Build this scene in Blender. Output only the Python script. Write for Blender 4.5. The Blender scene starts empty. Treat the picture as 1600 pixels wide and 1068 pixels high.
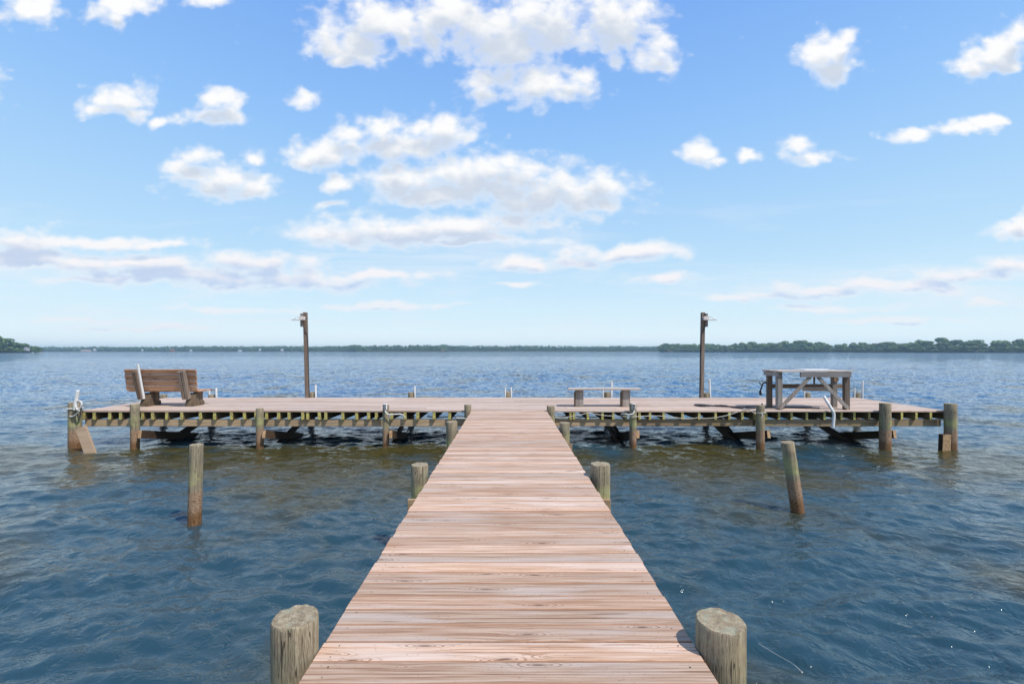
import bpy, bmesh, math, random
import numpy as np
from mathutils import Vector, Matrix, noise as mnoise

S = bpy.context.scene
COL = S.collection
R = math.radians
rnd = random.Random(7)

# ------------------------------------------------------------------ camera
DECK = 0.905                 # top of the decking above the water (water surface z = 0)
EYE = DECK + 1.449
cam_d = bpy.data.cameras.new('camera')
cam = bpy.data.objects.new('camera', cam_d); COL.objects.link(cam)
cam.location = (0, 0, EYE); cam.rotation_euler = (R(90), 0, 0)
cam_d.lens = 16.0; cam_d.sensor_width = 36.0
cam_d.shift_x = 4.5/1600; cam_d.shift_y = 14.5/1600
cam_d.clip_start = 0.05; cam_d.clip_end = 60000
S.camera = cam
F = 711.0
def PX(px, Y): return (px-795.5)*Y/F          # metres across, for a point Y metres ahead
def PZ(py, Y): return EYE-(py-548.5)*Y/F      # metres up

S.view_settings.view_transform = 'Standard'; S.view_settings.look = 'None'
S.view_settings.exposure = 0.0; S.view_settings.gamma = 1.0

# ------------------------------------------------------------------ node helper
class NT:
    def __init__(s, tree): s.t = tree; s.n = tree.nodes; s.l = tree.links
    def new(s, ty, **kw):
        nd = s.n.new(ty)
        for k, v in kw.items(): setattr(nd, k, v)
        return nd
    def put(s, sock, v):
        if isinstance(v, bpy.types.NodeSocket): s.l.new(v, sock)
        elif v is not None:
            if sock.type == 'RGBA' and len(v) == 3: v = (*v, 1)
            sock.default_value = v
    def math(s, op, a, b=None, c=None, clamp=False):
        nd = s.new('ShaderNodeMath', operation=op, use_clamp=clamp)
        s.put(nd.inputs[0], a)
        if b is not None: s.put(nd.inputs[1], b)
        if c is not None: s.put(nd.inputs[2], c)
        return nd.outputs[0]
    def vec(s, op, a, b=None, c=None):
        nd = s.new('ShaderNodeVectorMath', operation=op)
        s.put(nd.inputs[0], a)
        if b is not None:
            s.put(nd.inputs[3 if op == 'SCALE' else 1], b)
        if c is not None: s.put(nd.inputs[2], c)
        return nd.outputs['Value'] if op in ('LENGTH', 'DOT_PRODUCT', 'DISTANCE') else nd.outputs[0]
    def xyz(s, v):
        nd = s.new('ShaderNodeSeparateXYZ'); s.put(nd.inputs[0], v); return nd.outputs
    def comb(s, x, y, z):
        nd = s.new('ShaderNodeCombineXYZ')
        for i, v in enumerate((x, y, z)): s.put(nd.inputs[i], v)
        return nd.outputs[0]
    def noise(s, v, scale, detail=2, rough=.5, dist=0.0, col=False):
        nd = s.new('ShaderNodeTexNoise')
        s.put(nd.inputs['Vector'], v); nd.inputs['Scale'].default_value = scale
        nd.inputs['Detail'].default_value = detail; nd.inputs['Roughness'].default_value = rough
        nd.inputs['Distortion'].default_value = dist
        return nd.outputs[1 if col else 0]
    def voro(s, v, scale, feat='F1', out='Distance', rnd_=1.0, dim='3D'):
        nd = s.new('ShaderNodeTexVoronoi', feature=feat, voronoi_dimensions=dim)
        s.put(nd.inputs['Vector'], v); nd.inputs['Scale'].default_value = scale
        nd.inputs['Randomness'].default_value = rnd_
        return nd.outputs[out]
    def step(s, v, a, b, lo=0.0, hi=1.0):
        nd = s.new('ShaderNodeMapRange', interpolation_type='SMOOTHSTEP')
        s.put(nd.inputs[0], v); s.put(nd.inputs[1], a); s.put(nd.inputs[2], b)
        s.put(nd.inputs[3], lo); s.put(nd.inputs[4], hi)
        return nd.outputs[0]
    def mix(s, f, a, b, mode='MIX'):
        nd = s.new('ShaderNodeMix', data_type='RGBA', blend_type=mode)
        s.put(nd.inputs[0], f); s.put(nd.inputs[6], a); s.put(nd.inputs[7], b)
        return nd.outputs[2]
    def ramp(s, v, stops):
        nd = s.new('ShaderNodeValToRGB'); s.put(nd.inputs[0], v)
        e = nd.color_ramp.elements
        while len(e) < len(stops): e.new(.5)
        for el, (p, c) in zip(e, stops):
            el.position = p; el.color = (*c, 1) if len(c) == 3 else c
        return nd.outputs[0]
    def bump(s, h, strength, dist=.01, normal=None):
        nd = s.new('ShaderNodeBump'); s.put(nd.inputs['Height'], h)
        s.put(nd.inputs['Strength'], strength); nd.inputs['Distance'].default_value = dist
        if normal is not None: s.put(nd.inputs['Normal'], normal)
        return nd.outputs[0]

# ------------------------------------------------------------------ world: Nishita sky + clouds laid out by direction
SUN_DIR = Vector((.57, -.43, 1)).normalized()
SUN_EL = math.asin(SUN_DIR.z); SUN_AZ = math.atan2(SUN_DIR.x, SUN_DIR.y)
world = bpy.data.worlds.new('World'); S.world = world; world.use_nodes = True
w = NT(world.node_tree); w.n.clear()
wout = w.new('ShaderNodeOutputWorld'); bg = w.new('ShaderNodeBackground')
w.l.new(bg.outputs[0], wout.inputs[0])
sky = w.new('ShaderNodeTexSky', sky_type='NISHITA')
sky.sun_disc = False; sky.sun_elevation = SUN_EL; sky.sun_rotation = SUN_AZ
sky.air_density = 1.0; sky.dust_density = 0.6; sky.ozone_density = 1.5; sky.altitude = 0
tc = w.new('ShaderNodeTexCoord')
X_, Y_, Z_ = w.xyz(tc.outputs['Generated'])
yy = w.math('MAXIMUM', w.math('ABSOLUTE', Y_), .05)
u = w.math('DIVIDE', X_, yy); v = w.math('DIVIDE', Z_, yy)
P = w.comb(u, v, 0)
CLOUDS = [  # direction of each cloud (tangents, written as 711ths) and its half-size
 (50,15,62,26),(190,8,58,20),(178,30,18,18),(325,4,30,9),
 (183,152,44,28),(150,168,30,15),(205,178,25,12),(245,193,15,9),(338,160,36,22),(330,182,44,14),(476,157,25,15),
 (510,62,35,30),(528,97,24,9),(600,32,100,42),(720,30,120,58),(800,75,75,46),(870,35,95,58),(960,30,70,58),(1030,85,40,30),(560,75,60,26),
 (775,125,48,26),(770,150,40,14),(850,135,80,28),(905,120,30,20),
 (595,200,60,20),(690,200,55,32),(500,240,68,24),(600,230,75,24),(545,205,35,14),(640,225,70,22),
 (310,240,32,22),(350,280,88,26),(290,268,45,20),(395,245,24,15),(400,295,42,14),
 (640,278,95,27),(760,278,130,38),(860,306,122,44),(945,290,38,27),(700,300,100,24),(530,290,26,16),(520,321,24,7),
 (620,360,155,27),(530,366,75,18),(735,355,95,22),(800,345,60,16),
 (20,380,75,28),(30,405,90,22),(130,380,150,11),(250,384,70,8),(210,412,180,17),(400,407,105,19),(300,430,240,20),(450,440,200,16),(590,432,120,9),(160,437,130,7),
 (820,412,75,12),(980,395,118,15),(900,410,60,10),(1038,434,48,11),(810,443,50,6),
 (1300,85,44,38),(1295,112,34,20),(1325,55,24,22),(1555,85,55,30),(1530,105,42,18),(1590,55,30,25),(1578,105,25,12),
 (1425,207,42,12),(1490,200,45,13),(1535,190,35,12),(1562,187,22,8),
 (1097,240,30,20),(1118,252,28,9),(1165,245,20,13),(1248,232,34,20),(1262,246,48,11),(1150,468,45,7),
 (1585,357,46,18),(1580,415,55,16),(1510,428,80,14),(1440,445,90,12),(1350,442,60,10),(1280,452,110,10),(1210,462,80,8),
 (1550,474,40,7),(350,485,110,6),(740,375,150,8),(230,512,120,6),(1290,480,90,8),(600,478,120,6),(1400,500,120,7),(120,500,100,6),
 (-200,120,160,60),(-350,330,260,40),(1800,180,120,50),(1950,340,240,40),(500,-120,260,70),(1200,-200,220,80),(200,-260,240,80),(1700,-60,140,60),(900,-320,240,60),
]
grp = bpy.data.node_groups.new('cloud_distance', 'ShaderNodeTree')
grp.interface.new_socket('Vector', in_out='INPUT', socket_type='NodeSocketVector')
grp.interface.new_socket('Distance', in_out='OUTPUT', socket_type='NodeSocketFloat')
g = NT(grp); gi = g.new('NodeGroupInput'); go = g.new('NodeGroupOutput')
acc = None
for (cx, cy, rx, ry) in CLOUDS:
    cu, cv, ru, rv = (cx-795.5)/F, (548.5-cy)/F, rx/F, ry/F
    m = g.vec('MULTIPLY_ADD', gi.outputs[0], (1/ru, 1/rv, 0), (-cu/ru, -cv/rv, 0))
    d = g.vec('LENGTH', m)
    acc = d if acc is None else g.math('SMOOTH_MIN', acc, d, .25)
g.l.new(acc, go.inputs[0])
def cloud_at(p):
    # lumpy outline: warp the direction, then erode with fractal noise
    wx = w.vec('SUBTRACT', w.noise(p, 9, 3, .55, col=True), (.5, .5, .5))
    wp = w.vec('ADD', p, w.vec('MULTIPLY', wx, (.075, .05, 0)))
    gn = w.new('ShaderNodeGroup'); gn.node_tree = grp; w.l.new(wp, gn.inputs[0])
    px_, py_, _z = w.xyz(p)
    pv = w.math('MAXIMUM', py_, 0.0)
    q = w.comb(px_, w.math('ADD', pv, w.math('MULTIPLY', w.math('LOGARITHM', w.math('ADD', pv, .1), 2.718), .22)), 0)
    n = w.noise(q, 11, 9, .60, .2)
    qw = w.vec('ADD', q, w.vec('SCALE', w.vec('SUBTRACT', w.noise(q, 20, 3, .6, col=True), (.5, .5, .5)), .03))
    b1 = w.voro(qw, 19, 'SMOOTH_F1', dim='2D'); b2 = w.voro(qw, 47, 'SMOOTH_F1', dim='2D')   # cauliflower lobes
    f = w.math('SUBTRACT', 1.10, gn.outputs[0])
    nn = w.math('MULTIPLY', w.math('SUBTRACT', n, .5), 2.5)
    bl = w.math('ADD', w.math('MULTIPLY', w.math('SUBTRACT', .42, b1), .85), w.math('MULTIPLY', w.math('SUBTRACT', .42, b2), .40))
    nn = w.math('ADD', nn, w.math('MULTIPLY', bl, w.step(py_, .16, .42, .35, 1.0)))
    return w.math('ADD', w.math('MAXIMUM', f, -.8), nn), w.math('ADD', f, w.math('MULTIPLY', nn, .55))
den, _ = cloud_at(P)
_, up = cloud_at(w.vec('ADD', P, w.comb(.006, w.math('MULTIPLY_ADD', w.math('MAXIMUM', v, 0.0), .065, .010), 0)))
alpha = w.step(den, -.20, .95)
low = w.step(v, .02, .30)                       # 0 at the horizon, 1 high up
alpha = w.math('MULTIPLY', alpha, w.step(v, 0.0, .20, .45, 1.0))
shade = w.math('MULTIPLY', w.step(up, .0, .85), w.step(den, .15, .8))
cloud_hi = w.mix(shade, (1.0, 1.0, 1.0), (.64, .71, .82))
cloud_lo = w.mix(shade, (.95, .93, .96), (.56, .68, .90))
cloud_c = w.mix(w.step(v, .12, .33), cloud_lo, cloud_hi)
# the clear air: Nishita, brightened towards the pale horizon
elev = w.math('MAXIMUM', Z_, 0.0)
tint = w.ramp(elev, [(0.0, (1.02, 1.17, 1.22)), (.06, (.80, 1.0, 1.10)), (.20, (.54, .82, 1.07)), (.42, (.33, .62, 1.07)), (.62, (.21, .45, 1.0)), (.80, (.11, .31, .80)), (1.0, (.10, .30, .74))])
skyc = w.vec('SCALE', sky.outputs[0], .085)
base = w.mix(.85, skyc, tint)
wisp = w.noise(w.comb(w.math('MULTIPLY', u, 1.1), w.math('MULTIPLY', v, 9.0), 3.7), 1.6, 6, .62, .6)
wa = w.math('MULTIPLY', w.step(wisp, .47, .72, 0, .55), w.math('MULTIPLY', w.step(v, .40, .16), w.step(v, .0, .05)))
base = w.mix(wa, base, (.86, .91, .98))
fin = w.mix(alpha, base, cloud_c)
w.put(bg.inputs[0], fin); bg.inputs[1].default_value = 1.0

world.cycles.sampling_method = 'MANUAL'; world.cycles.sample_map_resolution = 256
# ------------------------------------------------------------------ sun
sl = bpy.data.lights.new('sun', 'SUN'); sl.energy = 4.7; sl.angle = R(.53); sl.color = (1.0, .95, .87)
sun = bpy.data.objects.new('sun', sl); COL.objects.link(sun)
sun.rotation_euler = (-SUN_DIR).to_track_quat('-Z', 'Y').to_euler(); sun.location = (30, -30, 60)

# ------------------------------------------------------------------ materials
def mat(name):
    m = bpy.data.materials.new(name); m.use_nodes = True
    t = NT(m.node_tree); b = m.node_tree.nodes['Principled BSDF']
    return m, t, b

def geo_pos(t): return t.new('ShaderNodeNewGeometry').outputs['Position']
def obj_co(t): return t.new('ShaderNodeTexCoord').outputs['Object']
def island(t): return t.new('ShaderNodeNewGeometry').outputs['Random Per Island']
def objrand(t): return t.new('ShaderNodeObjectInfo').outputs['Random']

def wood(name, axis, pale, mid, dark, knots=1.0, weather=(.55, .55, .58), wamt=.35, rough=.75, tone=.35, greenish=0.0, fine=1.0, end=None):
    """board timber: grain runs along axis (0 x, 1 y, 2 z); every board (mesh island) gets its own offset and tone"""
    m, t, b = mat(name)
    x, y, z = t.xyz(obj_co(t))
    ir = t.math('ADD', island(t), t.math('MULTIPLY', objrand(t), 3.1))
    along, c1, c2 = [(x, y, z), (y, x, z), (z, x, y)][axis]
    cross = t.math('ADD', c1, t.math('MULTIPLY', c2, .9))
    a = t.math('ADD', along, t.math('MULTIPLY', ir, 37.3))
    off = t.math('MULTIPLY', ir, 91.7)
    kc = t.comb(t.math('MULTIPLY', a, 1.55), t.math('MULTIPLY', t.math('ADD', cross, off), 8.0), 0)
    kc = t.vec('ADD', kc, t.vec('SCALE', t.noise(kc, 2.2, 2, .5, col=True), .22))
    kd = t.voro(kc, 1.0, rnd_=1.0, dim='2D')
    hasn = t.step(t.noise(t.comb(a, off, 3.0), .9, 1), .43, .53)
    swell = t.math('MULTIPLY', t.math('MULTIPLY', t.step(kd, .42, 0.0), hasn), .026*knots)
    gcoord = t.math('ADD', t.math('ADD', cross, off), swell)
    low = t.noise(t.comb(t.math('MULTIPLY', a, .9), t.math('MULTIPLY', gcoord, 9), 0), 1.0, 3, .55)
    g1 = t.noise(t.comb(t.math('MULTIPLY', a, 1.4), t.math('MULTIPLY', gcoord, 55), 1.0), 1.0, 4, .58)
    g2 = t.noise(t.comb(t.math('MULTIPLY', a, 5.0), t.math('MULTIPLY', gcoord, 300*fine), 2.0), 1.0, 3, .6)
    rings = t.math('SINE', t.math('ADD', t.math('MULTIPLY', gcoord, 330), t.math('MULTIPLY', low, 16)))
    gv = t.math('ADD', t.math('MULTIPLY', g1, .75), t.math('MULTIPLY', g2, .25))
    gv = t.math('ADD', gv, t.math('MULTIPLY', rings, .035))
    c = t.ramp(gv, [(.30, dark), (.46, mid), (.60, pale)])
    c = t.mix(t.math('MULTIPLY', t.step(low, .44, .64), wamt), c, weather)
    # dark lens-shaped streaks and knots
    st = t.step(t.noise(t.comb(t.math('MULTIPLY', a, 2.2), t.math('MULTIPLY', gcoord, 30), 5.0), 1.0, 1, .5), .70, .76)
    c = t.mix(t.math('MULTIPLY', st, .55), c, dark)
    kring = t.math('SINE', t.math('MULTIPLY', kd, 95))
    kmask = t.math('MULTIPLY', t.step(kd, .27, .14), hasn)
    c = t.mix(t.math('MULTIPLY', kmask, .35*knots), c, pale)
    c = t.mix(t.math('MULTIPLY', t.math('MULTIPLY', kmask, t.step(kring, .1, .9)), .60*knots), c, dark)
    kcore = t.math('MULTIPLY', t.step(kd, .075, .035), hasn)
    c = t.mix(t.math('MULTIPLY', kcore, .65*knots), c, (dark[0]*.45, dark[1]*.42, dark[2]*.42))
    tn = t.step(t.math('FRACT', t.math('MULTIPLY', ir, 7.31)), 0, 1, 1-tone, 1+tone*.55)
    c = t.vec('SCALE', c, tn)
    hue = t.math('FRACT', t.math('MULTIPLY', ir, 13.7))
    c = t.mix(t.step(hue, .45, 1.0, 0.0, .5), c, t.mix(1.0, c, (1.10, .97, .88), 'MULTIPLY'))
    if greenish:
        gm = t.step(t.noise(geo_pos(t), 3.5, 5, .65), .50-.2*greenish, .62)
        c = t.mix(t.math('MULTIPLY', gm, greenish), c, (.34, .36, .06))
    sp = t.step(t.noise(geo_pos(t), 70, 2, .6), .30, .36)
    c = t.mix(t.math('MULTIPLY', t.math('SUBTRACT', 1.0, sp), .35), c, dark)
    if end:      # sawn end grain facing the camera side, its sunlight painted into the colour
        ny = t.xyz(t.new('ShaderNodeNewGeometry').outputs['True Normal'])[1]
        en = t.noise(geo_pos(t), 22, 4, .65)
        ec = t.mix(t.step(en, .38, .62), end[0], end[1])
        c = t.mix(t.step(ny, -.5, -.8), c, ec)
    t.put(b.inputs['Base Color'], c)
    b.inputs['Roughness'].default_value = rough
    b.inputs['Specular IOR Level'].default_value = .3
    t.put(b.inputs['Normal'], t.bump(gv, .35, .006))
    return m

M = {}
M['deck'] = wood('washed_decking', 0, (.59, .43, .325), (.435, .275, .183), (.185, .083, .04), weather=(.59, .505, .45), wamt=.55, tone=.22)
M['deck2'] = wood('bleached_platform_decking', 0, (.57, .45, .37), (.44, .325, .25), (.23, .125, .075), weather=(.55, .49, .445), wamt=.6, tone=.24)
M['bench'] = wood('bench_boards', 0, (.56, .35, .22), (.38, .205, .115), (.15, .06, .03), weather=(.48, .38, .32), wamt=.35, tone=.35)
M['grey_x'] = wood('weathered_grey_boards', 0, (.31, .30, .29), (.21, .19, .18), (.10, .085, .075), knots=.5, weather=(.40, .38, .38), wamt=.4)
M['grey_z'] = wood('weathered_grey_posts', 2, (.29, .265, .24), (.19, .16, .14), (.085, .068, .055), knots=.4, weather=(.36, .34, .32), wamt=.4)
M['red_z'] = wood('weathered_brown_posts', 2, (.25, .195, .155), (.155, .11, .08), (.06, .038, .025), knots=.4, weather=(.25, .225, .20), wamt=.4)
M['leg'] = wood('bench_support_timber', 2, (.22, .165, .11), (.14, .09, .055), (.05, .03, .018), knots=.4, weather=(.20, .17, .13), wamt=.3)
M['pale'] = wood('pale_table_top', 0, (.50, .43, .38), (.40, .33, .28), (.24, .17, .13), knots=.6, weather=(.48, .45, .43), wamt=.5, tone=.1)
M['joist'] = wood('mossy_joist_painted_shade', 1, (.22, .17, .09), (.13, .095, .05), (.05, .035, .02), knots=.1, weather=(.15, .14, .07), wamt=.3, end=((.30, .22, .10), (.56, .52, .14)))  # dark sides paint in the shade under the deck; mossy ends coloured as sunlit
M['beam'] = wood('stained_beam_timber', 0, (.50, .37, .24), (.34, .23, .135), (.13, .08, .045), knots=.3, weather=(.36, .29, .20), wamt=.4, greenish=.10)
M['brace'] = wood('brace_timber_painted_shade', 1, (.10, .065, .04), (.055, .034, .02), (.02, .012, .008), knots=.2, weather=(.07, .05, .035), wamt=.3, end=((.30, .17, .08), (.50, .33, .19)))  # timber colour darkened to paint the platform's shadow; sawn ends coloured as sunlit
M['brace_z'] = wood('broken_brace_timber', 0, (.52, .40, .28), (.40, .27, .17), (.20, .09, .05), knots=.6, weather=(.50, .36, .26), wamt=.4)

def pile_mat():
    m, t, b = mat('round_piling_timber')
    p = geo_pos(t); x, y, z = t.xyz(obj_co(t)); wx, wy, wz = t.xyz(p)
    nz = t.xyz(t.new('ShaderNodeTexCoord').outputs['Normal'])[2]
    r = t.math('MULTIPLY', objrand(t), 50)
    co = t.comb(t.math('ADD', x, r), t.math('ADD', y, r), t.math('MULTIPLY', z, .035))
    g1 = t.noise(co, 60, 5, .68); g2 = t.noise(t.comb(t.math('ADD', x, r), t.math('ADD', y, r), t.math('MULTIPLY', z, .12)), 230, 4, .65)
    gv = t.math('ADD', t.math('MULTIPLY', g1, .55), t.math('MULTIPLY', g2, .45))
    c = t.ramp(gv, [(.34, (.065, .05, .033)), (.46, (.20, .16, .105)), (.62, (.36, .30, .205))])
    blot = t.noise(t.vec('ADD', p, t.comb(r, r, 0)), 5, 5, .65)
    c = t.mix(t.step(blot, .48, .66, 0, .45), c, (.27, .275, .18))
    c = t.mix(t.step(t.noise(p, 3.2, 3), .55, .70, 0, .5), c, (.40, .31, .18))
    # cracks running up the grain
    cr = t.noise(t.comb(t.math('ADD', x, r), t.math('ADD', y, r), t.math('MULTIPLY', z, .05)), 30, 2, .5)
    crk = t.math('SUBTRACT', 1.0, t.step(t.math('ABSOLUTE', t.math('SUBTRACT', cr, .5)), .004, .016))
    crk = t.math('MULTIPLY', crk, t.step(t.noise(t.vec('ADD', p, t.comb(r, 0, r)), 4, 2), .40, .50))
    c = t.mix(t.math('MULTIPLY', crk, .8), c, (.03, .022, .016))
    # weathering bands that go with the tide: yellow lichen, then brown barnacled wet timber
    hz = t.math('ADD', wz, t.math('MULTIPLY', t.math('SUBTRACT', t.noise(p, 7, 4, .6), .5), .16))
    lic = t.math('MULTIPLY', t.step(hz, .50, .60), t.step(hz, .86, .70))
    c = t.mix(t.math('MULTIPLY', lic, t.step(blot, .40, .60, .12, .75)), c, (.36, .36, .15))
    tide = t.step(hz, .50, .40)
    barn = t.noise(p, 55, 4, .7)
    tcol = t.ramp(barn, [(.33, (.07, .04, .025)), (.48, (.26, .165, .10)), (.64, (.44, .30, .20))])
    tcol = t.mix(t.step(hz, .26, .10), tcol, t.mix(1.0, tcol, (.62, .50, .36), 'MULTIPLY'))
    c = t.mix(tide, c, tcol)
    # sawn top: end grain
    top = t.step(nz, .6, .85)
    rr = t.math('SQRT', t.math('ADD', t.math('MULTIPLY', x, x), t.math('MULTIPLY', y, y)))
    ring = t.math('SINE', t.math('ADD', t.math('MULTIPLY', rr, 480), t.math('MULTIPLY', t.noise(obj_co(t), 9, 3), 14)))
    tn = t.math('ADD', t.math('MULTIPLY', t.noise(t.comb(t.math('ADD', x, r), y, 0), 150, 5, .7), .6), t.math('MULTIPLY', t.noise(t.comb(t.math('ADD', x, r), y, 0), 24, 4, .65), .4))
    ec = t.ramp(tn, [(.36, (.10, .07, .04)), (.50, (.30, .235, .15)), (.64, (.50, .42, .30))])
    ec = t.mix(t.step(ring, .2, .9, 0, .16), ec, (.14, .11, .08))
    ec = t.mix(t.step(t.noise(p, 14, 4, .6), .52, .66, 0, .55), ec, (.30, .32, .23))
    c = t.mix(top, c, ec)
    t.put(b.inputs['Base Color'], c)
    t.put(b.inputs['Roughness'], t.step(wz, .28, .10, .85, .35))
    b.inputs['Specular IOR Level'].default_value = .3
    h = t.math('ADD', t.math('ADD', gv, t.math('MULTIPLY', crk, -.8)), t.math('MULTIPLY', t.math('MULTIPLY', barn, tide), .6))
    h = t.math('ADD', h, t.math('MULTIPLY', t.math('MULTIPLY', tn, top), .7))
    t.put(b.inputs['Normal'], t.bump(h, .7, .008))
    return m
M['pile'] = pile_mat()

def plain(name, col, rough=.5, metal=0, var=.12, scale=12, bump=.0, dirt=None):
    m, t, b = mat(name)
    n = t.noise(geo_pos(t), scale, 5, .6)
    c = t.mix(n, tuple(x*(1-var) for x in col), tuple(min(1, x*(1+var)) for x in col))
    if dirt:
        c = t.mix(t.step(t.noise(geo_pos(t), scale*.6, 6, .7), .52, .70, 0, .7), c, dirt)
    t.put(b.inputs['Base Color'], c); b.inputs['Roughness'].default_value = rough
    b.inputs['Metallic'].default_value = metal
    if bump: t.put(b.inputs['Normal'], t.bump(t.noise(geo_pos(t), scale*6, 3), bump, .004))
    return m
M['pvc'] = plain('white_pipe_plastic', (.72, .71, .69), .4, dirt=(.45, .42, .36))
M['rope'] = plain('pale_rope_fibre', (.46, .42, .35), .9, var=.4, scale=60, bump=.8)
M['ropew'] = plain('white_rope_fibre', (.62, .60, .56), .9, var=.2, scale=60, bump=.8)
M['dark_rope'] = plain('dark_rope_fibre', (.035, .035, .045), .8, var=.4, scale=60, bump=.6)
M['black'] = plain('black_plastic', (.015, .015, .017), .4)
M['plate'] = plain('painted_box_plate', (.70, .70, .70), .4, dirt=(.40, .38, .34))
M['hood'] = plain('lamp_hood_metal', (.62, .56, .52), .5, dirt=(.36, .31, .28))
M['seam'] = plain('iron_stained_board_edge', (.34, .165, .085), .85, var=.5, scale=7)
M['rust'] = plain('rusted_iron', (.06, .028, .015), .8, var=.4, scale=60)
M['twig'] = plain('dry_splinter_wood', (.55, .43, .28), .8)
M['wall'] = plain('pale_house_wall', (.50, .51, .50), .8)
M['brick'] = plain('rose_boathouse_wall', (.52, .36, .33), .9)
M['roof'] = plain('grey_house_roof', (.30, .28, .28), .9)
M['rred'] = plain('red_structure_paint', (.42, .12, .06), .7)
M['tan'] = plain('reed_blind_thatch', (.26, .20, .14), .9, var=.4)
M['glass'] = plain('dark_window_glass', (.03, .04, .05), .1)
M['land'] = plain('shore_soil_and_undergrowth', (.07, .085, .04), .95, var=.5, scale=.2)

def water_mat():
    m, t, b = mat('river_water')
    p = geo_pos(t)
    q = t.vec('MULTIPLY', p, (1.0, 1.0, 1.0))
    n1 = t.noise(t.vec('MULTIPLY', p, (1, 1.25, 1)), 5.5, 3, .55, .4)
    n2 = t.noise(t.vec('MULTIPLY', p, (1.1, .9, 1)), 17, 3, .6, .3)
    n3 = t.noise(p, 1.3, 2, .5, .3)
    gust = t.noise(t.vec('MULTIPLY', p, (.35, 1.0, 1)), .035, 4, .6)
    amp = t.step(gust, .35, .65, .65, 1.2)
    h = t.math('ADD', t.math('ADD', t.math('MULTIPLY', t.math('SUBTRACT', n1, t.math('MULTIPLY', t.math('ABSOLUTE', t.math('SUBTRACT', n1, .5)), 1.2)), .032), t.math('MULTIPLY', n2, .009)), t.math('MULTIPLY', n3, .07))
    nd = t.new('ShaderNodeBump'); t.put(nd.inputs['Height'], h); t.put(nd.inputs['Strength'], amp); nd.inputs['Distance'].default_value = 1.0
    silt_reflection = t.math('ADD', t.noise(p, .35, 4, .6), t.math('MULTIPLY', t.math('MULTIPLY', t.step(t.xyz(p)[1], 6.6, 9.4), t.step(t.xyz(p)[1], 11.8, 10.8)), .16))   # murky patches; the band paints the platform's dark reflection into the colour
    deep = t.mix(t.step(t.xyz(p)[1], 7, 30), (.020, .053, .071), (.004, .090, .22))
    c = t.mix(t.step(silt_reflection, .46, .68), deep, (.050, .043, .014))
    t.put(b.inputs['Base Color'], c)
    b.inputs['Roughness'].default_value = .06
    b.inputs['IOR'].default_value = 1.42
    b.inputs['Specular IOR Level'].default_value = .55
    # wavelets finer than the relief, as direct slopes so they keep their steepness far away
    sl = t.vec('SUBTRACT', t.noise(t.vec('MULTIPLY', p, (.8, 1.2, 1)), 5.0, 3, .6, col=True), (.5, .5, .5))
    sl2 = t.vec('SUBTRACT', t.noise(p, 11, 3, .6, col=True), (.5, .5, .5))
    dist = t.xyz(p)[1]
    k = t.math('MULTIPLY', t.step(dist, 4, 45, .20, 3.7), t.step(gust, .35, .65, .7, 1.15))
    sv = t.vec('ADD', t.vec('SCALE', sl, t.math('MULTIPLY', k, .75)), t.vec('SCALE', sl2, t.math('MULTIPLY', k, .6)))
    sv = t.vec('MULTIPLY', sv, (1, 1, 0))
    t.put(b.inputs['Normal'], t.vec('NORMALIZE', t.vec('ADD', nd.outputs[0], sv)))
    return m
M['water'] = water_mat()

def leaf_mat(name, a, b_, c_):
    m, t, b = mat(name)
    r = t.math('FRACT', t.math('ADD', island(t), objrand(t)))
    n = t.noise(geo_pos(t), .13, 3, .6)
    c = t.ramp(t.math('ADD', t.math('MULTIPLY', r, .35), t.math('MULTIPLY', n, .65)), [(.28, a), (.5, b_), (.72, c_)])
    tree = t.step(objrand(t), 0, 1, .75, 1.3)
    t.put(b.inputs['Base Color'], t.vec('SCALE', c, tree)); b.inputs['Roughness'].default_value = .7
    return m
M['leafA'] = leaf_mat('broadleaf_foliage', (.038, .095, .03), (.09, .165, .042), (.20, .25, .07))
M['leafB'] = leaf_mat('far_foliage', (.05, .11, .05), (.09, .17, .065), (.17, .21, .09))
M['bark'] = plain('tree_bark', (.12, .09, .065), .95, scale=1)

# ------------------------------------------------------------------ mesh helpers
def link(name, bm, m, parent=None, smooth=False):
    me = bpy.data.meshes.new(name); bm.to_mesh(me); bm.free()
    for mm in (m if isinstance(m, (list, tuple)) else [m]): me.materials.append(mm)
    if smooth:
        me.polygons.foreach_set('use_smooth', [True]*len(me.polygons))
    o = bpy.data.objects.new(name, me); COL.objects.link(o)
    if parent is not None: o.parent = parent
    return o
def tag(o, label, cat, group=None):
    o['label'] = label; o['category'] = cat
    if group: o['group'] = group
    return o
def thing(name, label, cat, loc=(0, 0, 0), group=None, rotz=0):
    o = bpy.data.objects.new(name, None); COL.objects.link(o); o.location = loc; o.rotation_euler = (0, 0, rotz)
    return tag(o, label, cat, group)
def setting(o): o['kind'] = 'structure'; return o

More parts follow.
